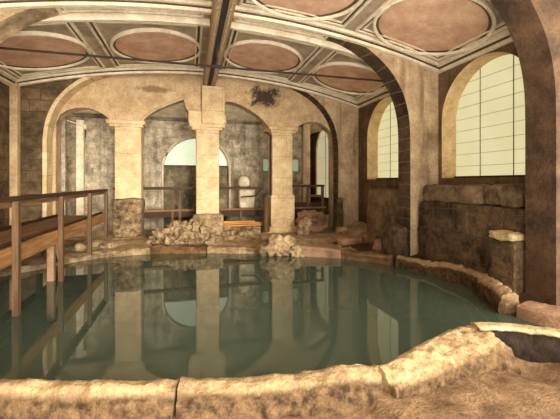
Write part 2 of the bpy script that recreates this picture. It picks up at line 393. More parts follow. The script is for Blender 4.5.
# ------------------------------------------------------------------ mouldings on the vault
trim_no = [0]
def trim(bm, mat, smooth=None):
    trim_no[0] += 1
    return obj('trim_%d' % trim_no[0], bm, mat, kind='structure', smooth=smooth)
def strip_x(bm, xa, xb, y0, y1, d, zf=zc, up=.03):
    xs = frange(xa, xb, max(2, int(abs(xb - xa) * 6)))
    rows = [[bm.verts.new((x, y0, zf(x) + up)), bm.verts.new((x, y0, zf(x) - d)), bm.verts.new((x, y1, zf(x) - d)), bm.verts.new((x, y1, zf(x) + up))] for x in xs]
    for a, c in zip(rows, rows[1:]):
        for k in range(4): bm.faces.new((a[k], a[(k + 1) % 4], c[(k + 1) % 4], c[k]))
    bm.faces.new(rows[0]); bm.faces.new(rows[-1][::-1])
def strip_y(bm, x0, x1, y0, y1, d, zf=zc, up=.03):
    v = []
    for y in (y0, y1):
        v.append([bm.verts.new((x0, y, zf(x0) + up)), bm.verts.new((x0, y, zf(x0) - d)), bm.verts.new((x1, y, zf(x1) - d)), bm.verts.new((x1, y, zf(x1) + up))])
    a, c = v
    for k in range(4): bm.faces.new((a[k], a[(k + 1) % 4], c[(k + 1) % 4], c[k]))
    bm.faces.new(a); bm.faces.new(c[::-1])
def frame(bm, x0, x1, y0, y1, w, d, zf=zc):
    strip_x(bm, x0, x1, y0, y0 + w, d, zf); strip_x(bm, x0, x1, y1 - w, y1, d, zf)
    strip_y(bm, x0, x0 + w, y0 + w, y1 - w, d, zf); strip_y(bm, x1 - w, x1, y0 + w, y1 - w, d, zf)

trim(ARCHIVOLT, M['pillar'])
GX = .66          # girder centre
DIV = 3.0
bays = [(8.05, 11.9, 9.98), (4.45, 7.53, 6.12)]
cols4 = [(XL, XC - DIV), (XC - DIV, GX - .22), (GX + .22, XC + DIV), (XC + DIV, XR)]
for (y0, y1, yc) in bays:
    # cornice round the bay: three stepped cream bands
    bm = bmesh.new()
    frame(bm, XL, XR, y0, y1, .10, .17); trim(bm, M['mould'])
    bm = bmesh.new()
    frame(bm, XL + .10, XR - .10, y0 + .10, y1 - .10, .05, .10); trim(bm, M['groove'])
    bm = bmesh.new()
    frame(bm, XL + .15, XR - .15, y0 + .15, y1 - .15, .07, .08); trim(bm, M['mould'])
    for k, (a, c) in enumerate(cols4):
        a2 = a + (.30 if k == 0 else .14); c2 = c - (.30 if k == 3 else .14)
        bm = bmesh.new()
        frame(bm, a2, c2, y0 + .32, y1 - .32, .05, .05)
        frame(bm, a2 + .12, c2 - .12, y0 + .44, y1 - .44, .04, .035)
        trim(bm, M['mould'])
        bm = bmesh.new()
        frame(bm, a2 + .055, c2 - .055, y0 + .375, y1 - .375, .06, .015)
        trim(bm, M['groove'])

def roundel(xc, yc, r, label):
    t = thing('ceiling_roundel', label, 'ceiling panel', (xc, yc, zc(xc)), 'painted ceiling roundels')
    def ring(bm, prof, n=64):
        rows = []
        for i in range(n):
            a = 2 * PI * i / n
            rows.append([bm.verts.new((xc + rr * math.cos(a), yc + rr * math.sin(a), zc(xc + rr * math.cos(a)) - d)) for rr, d in prof])
        for i in range(n):
            p, q = rows[i], rows[(i + 1) % n]
            for k in range(len(prof)):
                bm.faces.new((p[k], q[k], q[(k + 1) % len(prof)], p[(k + 1) % len(prof)]))
    bm = bmesh.new(); n = 64; prev = None
    cen = bm.verts.new((xc, yc, zc(xc) - .02))
    rings = [[bm.verts.new((xc + rr * math.cos(2 * PI * i / n), yc + rr * math.sin(2 * PI * i / n), zc(xc + rr * math.cos(2 * PI * i / n)) - .02)) for i in range(n)] for rr in (r * .33, r * .66, r)]
    for i in range(n): bm.faces.new((cen, rings[0][(i + 1) % n], rings[0][i]))
    for p, q in zip(rings, rings[1:]):
        for i in range(n): bm.faces.new((p[i], p[(i + 1) % n], q[(i + 1) % n], q[i]))
    obj('painted_disc', bm, M['disc'], t, smooth=180)
    bm = bmesh.new(); ring(bm, [(r, -.02), (r, .07), (r + .035, .09), (r + .07, .07), (r + .07, -.02)]); obj('moulded_rim', bm, M['mould'], t, smooth=50)
    bm = bmesh.new(); ring(bm, [(r - .06, -.01), (r - .06, .03), (r - .005, .035), (r - .005, -.01)]); obj('inner_ring', bm, M['groove'], t, smooth=50)
RX = [(XL + XC - DIV) / 2 + .02, (XC - DIV + GX) / 2, (XC + DIV + GX) / 2, (XR + XC + DIV) / 2 - .02]
for x, l in zip(RX, ['oval terracotta ceiling roundel of the far row at the left wall', 'oval terracotta ceiling roundel of the far row just left of the riveted girder',
                     'oval terracotta ceiling roundel of the far row just right of the riveted girder', 'oval terracotta ceiling roundel of the far row nearest the right wall']):
    roundel(x, 9.98, 1.12, l)
for x, l in zip(RX[1:], ['terracotta ceiling roundel of the near row left of the girder', 'terracotta ceiling roundel of the near row just right of the girder', 'large terracotta ceiling roundel above the near window']):
    roundel(x, 6.15, 1.12, l)

# moulded panels on the near arch's underside
bm = bmesh.new()
zs = lambda x: z_arch(x)
for a, c in ((-2.6, .3), (.98, 3.3)):
    frame(bm, a, c, 7.62, 7.96, .05, .05, zs); frame(bm, a + .09, c - .09, 7.71, 7.87, .03, .03, zs)
trim(bm, M['mould'])
bm = bmesh.new()
for a, c in ((-3.0, GX - .2), (GX + .2, 3.6)):
    strip_x(bm, a, c, 7.49, 7.53, -.02, zs, up=.12); strip_x(bm, a, c, 8.05, 8.10, -.01, zs, up=.14)
trim(bm, M['mould'])

# ------------------------------------------------------------------ girder and tie rod
t = thing('iron_girder', 'long riveted iron girder running down the middle of the ceiling', 'girder', (GX, 8, 5.6))
zg = 5.52
obj('web', bx(GX - .04, GX + .04, 4.45, 12.33, zg + .02, 5.90), M['iron'], t)
for s in (-1, 1):
    bm = bx(GX + s * .13 - .065, GX + s * .13 + .065, 4.45, 12.33, zg, zg + .035, bevel=.004)
    for k in range(62):
        y = 4.6 + k * .125
        bmesh.ops.create_cone(bm, segments=6, radius1=.014, radius2=.024, depth=.02, cap_ends=True, matrix=Matrix.Translation((GX + s * .13, y, zg - .006)))
    obj('riveted_flange', bm, M['girder'], t)
obj('soffit_plate', bx(GX - .065, GX + .065, 4.45, 12.33, zg + .022, zg + .06), M['iron'], t)
for s in (-1, 1):
    obj('side_plate', bx(GX + s * .20 - .012, GX + s * .20 + .012, 4.45, 12.33, zg + .035, 5.90), M['girder'], t)

bm = bmesh.new(); tube(bm, [(XL - .02, 8.62, 5.0), (XR, 8.62, 5.0)], .028, 8)
t = obj('tie_rod', bm, M['iron']); tag(t, 'thin dark iron tie rod stretched across the hall under the ceiling', 'rod')
bm = bmesh.new(); tube(bm, [(GX - .12, 8.62, 5.0), (GX + .12, 8.62, 5.0)], .05, 8); obj('turnbuckle', bm, M['iron'], t)
bm = bmesh.new(); tube(bm, [(GX, 8.62, 5.0), (GX, 8.62, 5.53)], .02, 6); obj('hanger', bm, M['iron'], t)

# ------------------------------------------------------------------ arcade wall at the far end
prof = [(-4.27, -.3), (-4.18, -.3), (-4.17, 4.0), (-4.05, 4.27), (-3.85, 4.43), (-3.6, 4.52), (-3.35, 4.55), (-3.1, 4.51), (-2.85, 4.40), (-2.65, 4.25), (-2.56, 4.165),
        (-1.60, 4.165), (-1.52, 4.30), (-1.3, 4.50), (-1.0, 4.68), (-.67, 4.84), (-.4, 4.96), (-.22, 5.03), (-.16, 4.78), (-.10, 4.64), (.02, 4.55), (.12, 4.46), (.18, 4.30), (.2, 4.165),
        (1.0, 4.165), (1.03, 4.45), (1.12, 4.80), (1.28, 5.02), (1.5, 5.02), (1.8, 4.93), (2.1, 4.78), (2.4, 4.60), (2.65, 4.40), (2.84, 4.165),
        (3.96, 4.165), (4.06, 4.27), (4.25, 4.38), (4.5, 4.44), (4.75, 4.43), (5.0, 4.36), (5.25, 4.20), (5.42, 4.02), (5.46, 3.85), (5.48, -.3), (5.6, -.3)]
def profile_wall(name, prof, y0, y1, top, mats):
    bm = bmesh.new()
    def quad(*p, mi=0):
        f = bm.faces.new([bm.verts.new(q) for q in p]); f.material_index = mi
    for (xa, za), (xb, zb) in zip(prof, prof[1:]):
        if xb - xa > 1e-4:
            quad((xa, y0, za), (xb, y0, zb), (xb, y0, top), (xa, y0, top)); quad((xa, y1, za), (xb, y1, zb), (xb, y1, top), (xa, y1, top))
        quad((xa, y0, za), (xa, y1, za), (xb, y1, zb), (xb, y0, zb), mi=len(mats) - 1)
    for x, z in (prof[0], prof[-1]): quad((x, y0, z), (x, y1, z), (x, y1, top), (x, y0, top))
    bmesh.ops.remove_doubles(bm, verts=bm.verts, dist=1e-4)
    return obj(name, bm, mats, kind='structure')
profile_wall('wall_arcade', [(-4.6, -.3)] + prof[:-1] + [(5.48, -.3), (5.8, -.3)], 12.36, 12.84, 6.0, [M['plaster'], M['pier']])
# pale edge moulding on the two middle arches
bm = bmesh.new()
tube(bm, [(x, 12.35, z) for x, z in prof[11:18]], .045, 6); trim(bm, M['pillar'], 60)
# horizontal beam of the far room seen through the arches
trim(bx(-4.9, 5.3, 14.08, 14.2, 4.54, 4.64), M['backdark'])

def pillar(x0, x1, label, cap, base, top=4.16):
    xm = (x0 + x1) / 2
    t = thing('stone_pillar', label, 'pillar', (xm, 12.5, .1))
    obj('shaft', bx(x0, x1, 12.26, 12.90, .3, top - .16, bevel=.03), M['pillar'], t, smooth=40)
    bm = bmesh.new()
    box(bm, cap[0], cap[1], 12.14, 13.0, top - .13, top, bevel=.02)
    box(bm, cap[0] + .08, cap[1] - .08, 12.20, 12.95, top - .22, top - .12, bevel=.02)
    obj('capital', bm, M['pillar'], t, smooth=40)
    return t
t = pillar(-2.42, -1.60, 'square stone pillar at the walkway end, rubble core bared at its foot', (-2.66, -1.47), None)
obj('rubble_foot', rock_bm(-2.02, 12.5, .22, .90, .82, 1.30, .10, 9, 18, 3), M['rough'], t, smooth=60)
obj('foot_slab', rock_bm(-2.0, 12.46, .08, 1.06, .95, .18, .1, 9, 10, 4), M['pale'], t, smooth=60)
t = pillar(.21, 1.01, 'square stone pillar in the middle, under the girder, on a square block', (-.02, 1.2), None)
obj('corbel', bx(.40, 1.2, 12.16, 12.35, 4.16, 5.50, bevel=.03), M['pillar'], t, smooth=40)
for s, x0, x1 in ((-1, -.06, .4), (1, 1.2, 1.26)):
    obj('shoulder', bx(x0, x1, 12.20, 12.35, 4.16, 4.62 if s < 0 else 4.5, bevel=.04), M['pillar'], t, smooth=40)
obj('base_block', rock_bm(.62, 12.5, .05, 1.08, .98, .92, .05, 10, 16, 5), M['pale'], t, smooth=60)
t = pillar(2.96, 3.76, 'square stone pillar beside the pale boulder, standing on the wet rock by the water', (2.82, 3.96), None)
obj('pedestal', bx(2.90, 3.82, 12.18, 12.90, .42, 1.62, bevel=.03), M['pillar'], t, smooth=40)
bm = bx(2.82, 3.92, 12.08, 12.92, .26, .44, bevel=.05); box(bm, 2.76, 3.98, 12.02, 12.93, .05, .28, bevel=.03)
obj('base_moulding', bm, M['pillar'], t, smooth=40)

# ------------------------------------------------------------------ long walls with arched windows
def openings_wall(name, axis, d0, d1, u0, u1, z0, ztop, ops, mats):
    """wall in plane axis=const from d0 (room side) to d1; ops = (uc, half width, sill, spring) with round heads"""
    bm = bmesh.new()
    def P(u, d, z): return (d, u, z) if axis == 'x' else (u, d, z)
    def quad(*p, mi=0):
        f = bm.faces.new([bm.verts.new(P(*q)) for q in p]); f.material_index = mi
    us = {u0, u1}
    for uc, hw, sill, spr in ops:
        us |= {uc + hw * math.sin(PI / 2 * t) for t in frange(-1, 1, 28)}
    us = sorted(us)
    def op(u):
        for o in ops:
            if abs(u - o[0]) < o[1] + 1e-6: return o
    def top(o, u): return o[3] + math.sqrt(max(0, o[1] ** 2 - (u - o[0]) ** 2))
    R = len(mats) - 1
    for a, c in zip(us, us[1:]):
        o = op((a + c) / 2)
        for d in (d0, d1):
            if o is None: quad((a, d, z0), (c, d, z0), (c, d, ztop), (a, d, ztop))
            else:
                quad((a, d, z0), (c, d, z0), (c, d, o[2]), (a, d, o[2]))
                quad((a, d, top(o, a)), (c, d, top(o, c)), (c, d, ztop), (a, d, ztop))
        if o:
            quad((a, d0, o[2]), (c, d0, o[2]), (c, d1, o[2]), (a, d1, o[2]), mi=0)
            quad((a, d0, top(o, a)), (c, d0, top(o, c)), (c, d1, top(o, c)), (a, d1, top(o, a)), mi=R)
        quad((a, d0, ztop), (c, d0, ztop), (c, d1, ztop), (a, d1, ztop))
    for o in ops:
        for s in (-1, 1):
            u = o[0] + s * o[1]
            quad((u, d0, o[2]), (u, d1, o[2]), (u, d1, o[3]), (u, d0, o[3]), mi=R)
    for u in (u0, u1): quad((u, d0, z0), (u, d1, z0), (u, d1, ztop), (u, d0, ztop))
    bmesh.ops.remove_doubles(bm, verts=bm.verts, dist=1e-4)
    return obj(name, bm, mats, kind='structure')
WINS = [(6.15, 1.25, 2.20, 3.68), (9.98, 1.25, 2.20, 3.68), (15.35, 1.15, 1.3, 3.62), (13.52, .62, 1.2, 3.9)]  # last entry is an unseen opening added to light the back room
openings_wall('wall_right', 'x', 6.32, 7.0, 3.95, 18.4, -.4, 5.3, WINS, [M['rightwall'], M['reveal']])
openings_wall('wall_left', 'x', XL, XL - .4, -2.5, 18.4, -.4, 5.3, [(13.52, .62, .9, 3.9)], [M['masonry'], M['masonry']])  # its opening is added out of view, letting sky light onto the back wall

def arched_pane(bm, axis, d, uc, hw, sill, spr, th=.03):
    pts = [(uc - hw, sill), (uc + hw, sill)] + [(uc + hw * math.cos(PI * k / 28), spr + hw * math.sin(PI * k / 28)) for k in range(29)]
    P = lambda u, z, dd: (dd, u, z) if axis == 'x' else (u, dd, z)
    a = [bm.verts.new(P(u, z, d)) for u, z in pts]; c = [bm.verts.new(P(u, z, d + th)) for u, z in pts]
    bm.faces.new(a); bm.faces.new(c[::-1])
    for i in range(len(pts)): bm.faces.new((a[i], a[(i + 1) % len(pts)], c[(i + 1) % len(pts)], c[i]))

def window(n, axis, d, uc, hw, sill, spr, mat, ubars, zstep, bar=.02):
    bm = bmesh.new(); arched_pane(bm, axis, d, uc, hw, sill, spr)
    w = obj('window_%d' % n, bm, mat, kind='structure')
    bm = bmesh.new()
    P = lambda u, z: (d - .012, u, z) if axis == 'x' else (u, d - .012, z)
    for u in ubars:
        zt = spr + math.sqrt(max(0, hw * hw - (u - uc) ** 2)); beam(bm, P(u, sill), P(u, zt), bar, bar)
    z = sill + zstep
    while z < spr + hw - .15:
        h = hw if z <= spr else math.sqrt(hw * hw - (z - spr) ** 2)
        beam(bm, P(uc - h, z), P(uc + h, z), bar * .5, bar * .5); z += zstep
    obj('glazing_bars', bm, M['bar'], w)
    bm = bmesh.new()
    if axis == 'x': box(bm, d - .06, d + .1, uc - hw, uc + hw, sill - .02, sill + .05)
    else: box(bm, uc - hw, uc + hw, d - .06, d + .1, sill - .02, sill + .05)
    obj('sill', bm, M['wood_dark'], w)
window(1, 'x', 6.76, 6.15, 1.25, 2.20, 3.68, M['glass'], [6.62, 5.75, 5.25], .30, .016)
window(2, 'x', 6.76, 9.98, 1.25, 2.20, 3.68, M['glass'], [10.4, 9.55], .30, .016)
window(3, 'x', 6.40, 15.35, 1.15, 1.3, 3.62, M['glass_tan'], [15.35], 1.0, .02)

# ------------------------------------------------------------------ the room behind the arcade
LX, LR, LZ = .27, 1.22, 2.74
openings_wall('wall_back', 'y', 14.2, 14.75, XL, 5.05, -.3, 4.9, [(LX, 1.30, .1, 2.60)], [M['back'], M['back']])
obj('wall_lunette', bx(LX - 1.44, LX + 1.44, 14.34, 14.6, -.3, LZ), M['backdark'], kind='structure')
window(4, 'y', 14.5, LX, LR + .2, LZ, LZ + .001, M['glass_back'], [], 9)
obj('wall_return', bx(4.75, 5.05, 14.7, 18.4, -.3, 4.9), M['back'], kind='structure')
obj('wall_end', bx(4.75, 7.0, 18.1, 18.4, -.3, 4.9), M['back'], kind='structure')
bm = bx(3.0, 4.62, 14.17, 14.23, 2.55, 3.1); w5 = obj('window_5', bm, M['glass_green'], kind='structure')
bm = bmesh.new()
for x in (3.0, 3.54, 4.08, 4.62): beam(bm, (x, 14.15, 2.55), (x, 14.15, 3.1), .04, .04)
for z in (2.55, 3.1): beam(bm, (2.98, 14.15, z), (4.64, 14.15, z), .05, .05)
obj('window_frame', bm, M['bar'], w5)
for x0, x1, mm in ((-4.66, -4.42, 'back'), (-4.06, -3.82, 'white')):
    trim(bx(x0, x1, 14.0, 14.2, 0, 4.4), M[mm])
trim(bx(-5.16, -4.66, 14.1, 14.2, 0, 4.4), M['backdark']); trim(bx(-4.42, -4.06, 14.14, 14.2, 0, 4.4), M['backdark'])
trim(bx(4.75, 5.06, 13.9, 14.2, 0, 4.7), M['pier'])
trim(bx(XL, -4.96, 11.72, 11.9, 0, 5.1), M['plaster'])
# arch moulding around the lunette
bm = bmesh.new()
tube(bm, [(LX - 1.33, 14.19, .1)] + [(LX - 1.33 * math.cos(PI * k / 30), 14.19, 2.60 + 1.33 * math.sin(PI * k / 30)) for k in range(31)] + [(LX + 1.33, 14.19, .1)], .05, 6)
trim(bm, M['white'], 60)

# ------------------------------------------------------------------ timber walkway along the left side
t = thing('timber_walkway', 'brown timber walkway with a handrail leading along the left of the bath', 'walkway', (-3.3, 9, 0))
YA, YB = 4.6, 12.15
obj('fascia_board', bx(-2.74, -2.69, YA, YB, .80, 1.09, bevel=.006), M['wood_fascia'], t)
obj('back_board', bx(-4.02, -3.96, YA, YB, .86, 1.10, bevel=.006), M['wood_dark'], t)
bm = bmesh.new()
for k in range(6): box(bm, -3.94 + k * .20, -3.94 + k * .20 + .19, YA, YB, .98, 1.03)
obj('deck', bm, M['wood_y'], t)
obj('shadow_strip', bx(-2.82, -2.76, YA, YB, 1.03, 1.13, bevel=.006), M['wood_dark'], t)  # dark strip standing in for the shadow gap between deck and fascia
obj('handrail', bx(-2.80, -2.62, YA, YB + .1, 1.80, 1.87, bevel=.012), M['wood_dark'], t)
obj('rail_board', bx(-2.735, -2.70, YA, YB, 1.70, 1.80, bevel=.006), M['wood_y'], t)
for y, zb in ((6.22, -.6), (8.13, -.4), (10.25, .0), (12.1, .1)):
    obj('post', bx(-2.69, -2.60, y - .055, y + .055, zb, 1.80, bevel=.01), M['wood_z'], t)
for y in (6.3, 8.2, 10.3, 11.9):
    obj('cross_joist', bx(-3.96, -2.74, y - .05, y + .05, .84, .98), M['wood_dark'], t)
    obj('rear_leg', bx(-3.92, -3.80, y - .06, y + .06, -.6 if y < 9 else .0, .84), M['wood_z'], t)
obj('support_pile', bx(-2.92, -2.79, 8.14, 8.27, -.6, .84, bevel=.015), M['pink'], t)
bm = bmesh.new(); beam(bm, (-2.95, 9.1, .1), (-2.95, 8.6, .84), .05, .05); beam(bm, (-3.1, 9.6, .1), (-3.1, 9.2, .84), .05, .05); obj('brace', bm, M['white'], t)

# walkway behind the arcade
t = thing('timber_gangway', 'brown timber gangway with a rail crossing behind the stone pillars', 'walkway', (1, 13.4, 0))
obj('deck', bx(-2.6, 5.3, 13.06, 13.95, .96, 1.02), M['wood_x'], t)
obj('fascia_board', bx(-2.6, 3.3, 13.0, 13.05, .80, 1.0, bevel=.006), M['wood_dark'], t)
obj('fascia_board', bx(3.3, 5.45, 13.0, 13.05, .40, 1.28, bevel=.006), M['wood_dark'], t)
obj('kick_rail', bx(-2.6, 5.4, 12.96, 13.02, 1.02, 1.09, bevel=.006), M['wood_x'], t)
obj('handrail', bx(-2.6, 2.75, 12.95, 13.08, 1.82, 1.92, bevel=.01), M['wood_rail'], t)
obj('handrail', bx(3.2, 5.35, 12.95, 13.08, 1.90, 1.99, bevel=.01), M['wood_rail'], t)
obj('mid_rail', bx(4.65, 5.3, 12.97, 13.05, 1.50, 1.58, bevel=.01), M['wood_x'], t)
for x, z1 in ((-2.5, 1.84), (-.62, 1.84), (-.36, 1.84), (1.9, 1.0), (4.65, 1.92), (5.28, 1.95)):
    obj('post', bx(x - .05, x + .05, 12.97, 13.07, .1, z1, bevel=.01), M['wood_z'], t)
bm = bmesh.new(); beam(bm, (2.7, 13.02, 1.84), (2.45, 13.02, 1.55), .05, .05); beam(bm, (2.45, 13.02, 1.55), (1.9, 13.02, 1.52), .05, .05); obj('brace', bm, M['wood_dark'], t)
for x in (-2.3, -.5, 1.5, 3.4, 5.1):
    obj('rear_leg', bx(x - .06, x + .06, 13.8, 13.92, .1, .96), M['wood_z'], t)

# loose planks between the pillars
for k, (x0, x1, y, z, l) in enumerate([(1.08, 2.62, 12.55, .46, 'orange plank lowest of the three lying right of the middle pillar'),
                                        (1.12, 2.80, 12.62, .53, 'orange plank in the middle of the three lying right of the middle pillar'),
                                        (1.10, 2.35, 12.58, .60, 'short orange plank on top of the three lying right of the middle pillar')]):
    p = obj('loose_plank', bx(x0, x1, y - .12, y + .12, z, z + .06, bevel=.008), M['wood_orange']); tag(p, l, 'plank', 'loose planks')
tag(obj('low_stone', rock_bm(1.85, 12.58, .1, 1.5, .4, .36, .08, 8, 14, 8), M['rough'], smooth=60), 'long low dark stone lying under the three loose planks', 'stone')
bm = bmesh.new(); tube(bm, [(2.72, 12.22, .05), (2.72, 12.22, 1.5), (2.72, 12.22, 1.56)], [.10, .095, .05], 12)
tag(obj('wooden_post', bm, M['wood_z'], smooth=50), 'stout brown wooden post against the left side of the boulder pillar', 'post')
bm = bmesh.new(); tube(bm, [(2.66, 12.2, 3.93), (2.80, 12.2, 3.90), (2.88, 12.2, 3.78), (2.88, 12.2, 1.6)], .035, 8)
tag(obj('iron_pipe', bm, M['wood_dark'], smooth=50), 'thin vertical pipe running up the pillar above the wooden post', 'pipe')

# gas bracket behind the left arch
t = thing('wall_lamp', 'thin gas lamp bracket reaching out high under the leftmost arch', 'lamp', (-4.2, 14.0, 4.3))
bm = bmesh.new(); tube(bm, [(-4.35, 13.98, 4.36), (-3.9, 13.75, 4.20), (-3.66, 13.65, 4.12)], .018, 6); obj('arm', bm, M['white'], t)
bm = bmesh.new(); tube(bm, [(-3.66, 13.65, 4.0), (-3.66, 13.65, 4.06), (-3.66, 13.65, 4.16), (-3.66, 13.65, 4.2)], [.015, .05, .06, .02], 8); obj('burner', bm, M['white'], t)
bm = bmesh.new(); tube(bm, [(-3.66, 13.65, 3.72), (-3.66, 13.65, 4.0)], .018, 6); obj('drop_tube', bm, M['iron'], t)

# pale fragment and block on the gangway
tag(obj('plaster_block', rock_bm(2.2, 13.55, 1.045, .62, .42, .86, .04, 8, 12, 12), M['white'], smooth=60), 'pale square plaster block standing on the gangway behind the rail', 'block')
tag(obj('stone_lump', rock_bm(2.12, 13.55, 1.86, .46, .36, .46, .15, 2.4, 12, 13), M['white'], smooth=60), 'rounded pale stone lump resting on the plaster block', 'stone')

# ------------------------------------------------------------------ rim stones around the bath (swept worn blocks)
def catmull(pts, n):
    P = [Vector(p) for p in pts]; P = [P[0] * 2 - P[1]] + P + [P[-1] * 2 - P[-2]]; out = []
    segs = len(P) - 3
    for i in range(n + 1):
        t = i / n * segs; k = min(int(t), segs - 1); f = t - k
        a, b_, c, d = P[k:k + 4]
        out.append(.5 * ((2 * b_) + (c - a) * f + (2 * a - 5 * b_ + 4 * c - d) * f * f + (3 * b_ - a - 3 * c + d) * f ** 3))
    return out

def rim_stone(path, prof, label, mat, rough=.03, n=None, seed=0, group='rim stones of the bath', ends=.06, scale=None, front=None):
    """path of (x, y, crest z); prof of (offset away from the water, z relative to crest or absolute when < -0.9)"""
    length = sum((Vector(a[:2]) - Vector(b_[:2])).length for a, b_ in zip(path, path[1:]))
    n = n or max(10, int(length * (50 if front else 14))); pts = catmull([(p[0], p[1], p[2]) for p in path], n)
    bm = bmesh.new(); rows = []; pr = []
    att = bm.verts.layers.float.new('dark_face') if front else None
    for a, b_ in zip(prof, prof[1:]):
        steps = max(1, int(math.hypot(a[0] - b_[0], a[1] - b_[1]) / (.016 if front else .05)))
        pr += [(a[0] + (b_[0] - a[0]) * k / steps, a[1] + (b_[1] - a[1]) * k / steps) for k in range(steps)]
    pr.append(prof[-1])
    for i, p in enumerate(pts):
        d = pts[min(i + 1, n)] - pts[max(i - 1, 0)]; d.z = 0; d.normalize()
        s = Vector((d.y, -d.x, 0))          # to the right of travel = away from the water
        e = min(i, n - i) / n * length
        shrink = 1 - .5 * max(0, 1 - e / ends) ** 2
        row = []
        for o_, z_ in pr:
            q = p + s * (o_ * (1 if scale is None else scale(i / n))) + Vector((0, 0, z_ * shrink if z_ > -.05 else z_))
            k = fbm(q, 1.6, 4, (seed, 0, 0)) * rough * 1.6 + fbm(q, 7, 4, (seed, 3, 0)) * rough * .8
            v = bm.verts.new(q + s * k * .7 + Vector((0, 0, k))); row.append(v)
            if front: v[att] = max(0, min(1, (front[1] - z_) / front[2])) if (o_ - front[0]) * (front[3] if len(front) > 3 else 1) > 0 else 0
        rows.append(row)
    for a, b_ in zip(rows, rows[1:]):
        for k in range(len(pr) - 1):
            bm.faces.new((a[k], b_[k], b_[k + 1], a[k + 1]))
    bm.faces.new(rows[0]); bm.faces.new(rows[-1][::-1])
    o = obj('rim_stone', bm, mat, smooth=50)
    return tag(o, label, 'stone', group)

# near side, travelled so that "right of travel" points at the camera: from left to right
near = [(-.10, -.5), (-.07, -.08), (-.03, -.02), (.03, 0), (.09, -.005), (.13, -.03), (.17, -.10), (.20, -.30), (.22, -.5)]
FR = (.05, -.005, .10)
rim_stone([(-2.6, 3.95, .29), (-1.56, 3.6, .30), (-.79, 3.37, .31), (-.1, 3.22, .30)], near, 'long worn rim slab at the water near the lower left corner', M['rimnear'], .035, seed=1, front=FR)
rim_stone([(-.08, 3.215, .31), (.5, 3.1, .31), (1.0, 3.03, .31), (1.5, 3.0, .31), (1.76, 2.98, .29)], near, 'long pale rim slab in the near middle, left of the crack', M['rimnear'], .03, seed=2, front=FR)
wide = [(-.12, -.6), (-.09, -.10), (-.04, -.02), (.04, 0), (.16, -.02), (.32, -.07), (.42, -.12), (.48, -.20), (.52, -.33), (.54, -.5)]
rim_stone([(1.80, 2.98, .29), (2.1, 3.06, .30), (2.44, 3.19, .31), (3.04, 3.42, .31), (3.5, 3.50, .31)], wide, 'broad smooth yellow rim stone rising right of the crack', M['rimnear'], .035, seed=3, scale=lambda t: .45 + .55 * t, front=(.26, -.06, .12))
rim_stone([(3.46, 3.50, .33), (3.84, 3.36, .34), (4.2, 3.12, .33), (4.7, 2.75, .32)], [(-.10, -.5), (-.08, -.06), (0, 0), (.12, 0), (.15, -.04), (.12, -.08), (.16, -.5)], 'thin pale rim slab at the lower right with a dark hollow before it', M['rimhollow'], .02, seed=4, front=(.10, -.01, .06))
# right side, travelled from near to far so that right of travel is away from the water
rdk = [(-.06, -.6), (-.03, -.14), (.02, -.03), (.10, 0), (.16, 0), (.21, -.06), (.24, -.3), (.26, -.5)]
rim_stone([(4.82, 4.28, .36), (5.02, 4.78, .38), (5.24, 5.2, .36)], rdk, 'rounded end block of the right rim with a pale top', M['rimright'], .04, seed=5, front=(.05, -.03, .08, -1))
rim_stone([(5.25, 5.23, .35), (5.37, 5.7, .32), (5.34, 6.3, .30), (5.24, 6.75, .26), (4.98, 7.4, .24)], rdk, 'long curved rim stone under the dark ruin at the right', M['rimright'], .035, seed=6, front=(.05, -.03, .08, -1))
rim_stone([(5.40, 3.1, .20), (5.0, 3.75, .20), (4.90, 4.12, .20)], [(-.05, -.6), (0, -.03), (.06, 0), (.42, 0), (.46, -.1), (.47, -.4)], 'flat low pinkish rim slab beyond the rounded end block', M['pink'], .02, seed=7)
far = [(-.05, -.5), (-.03, -.10), (-.06, -.05), (-.02, 0), (.12, .01), (.30, -.01), (.42, -.08), (.45, -.3)]
rim_stone([(4.92, 7.5, .22), (4.5, 8.05, .20), (4.05, 8.52, .22)], far, 'small dark rim stone between the slab and the right ruin', M['rimdark'], .03, seed=8)
rim_stone([(4.02, 8.56, .22), (3.5, 8.86, .27), (3.02, 9.12, .30)], far, 'flat pale edged rim slab right of the wet rock', M['pink'], .02, seed=9)
rim_stone([(2.05, 9.68, .17), (1.3, 9.95, .16), (.5, 10.2, .19)], far, 'rim stone with a pale lip left of the wet rock', M['pale'], .03, seed=10)
rim_stone([(.47, 10.21, .18), (-.3, 10.38, .20), (-1.1, 10.5, .21)], far, 'rim stone at the water before the rubble heap', M['rimdark'], .04, seed=11)
rim_stone([(-1.14, 10.51, .18), (-1.8, 10.42, .15), (-2.4, 10.3, .14)], far, 'low rim stone at the water before the walkway pillar', M['pale'], .03, seed=12)
rim_stone([(-2.43, 10.29, .12), (-2.85, 10.02, .12), (-3.2, 9.7, .12), (-3.9, 8.95, .12)], far, 'low rim stone at the water beside the timber walkway', M['pale'], .03, seed=13)

# ------------------------------------------------------------------ rocks and rubble
def rock(label, mat, *a, group=None, cat='rock', name='rock', **k):
    return tag(obj(name, rock_bm(*a, **k), mat, smooth=60), label, cat, group)
rock('wet lumpy rock at the water before the boulder pillar', M['pale'], 2.42, 9.42, -.1, .85, .62, .62, rough=.35, power=2.6, n=18, seed=21, fine=.6)
rock('smaller rounded rock leaning on the wet rock at the water', M['pale'], 2.92, 9.15, -.1, .46, .4, .42, rough=.3, power=2.5, n=14, seed=22, fine=.6)
rock('big pale boulder piled right of the third pillar', M['pink'], 4.56, 12.2, .05, 1.0, .7, .92, rough=.28, power=2.4, n=20, seed=23, fine=.5)
rock('jagged rock on the left flank of the big pale boulder', M['pale'], 3.98, 11.5, .05, .46, .4, .8, rough=.3, power=2.6, n=16, seed=24, fine=.6)
rock('reddish lump of rock on the ground below the second window', M['pink'], 5.35, 8.5, .1, .6, .5, .38, rough=.25, power=2.4, n=14, seed=25)
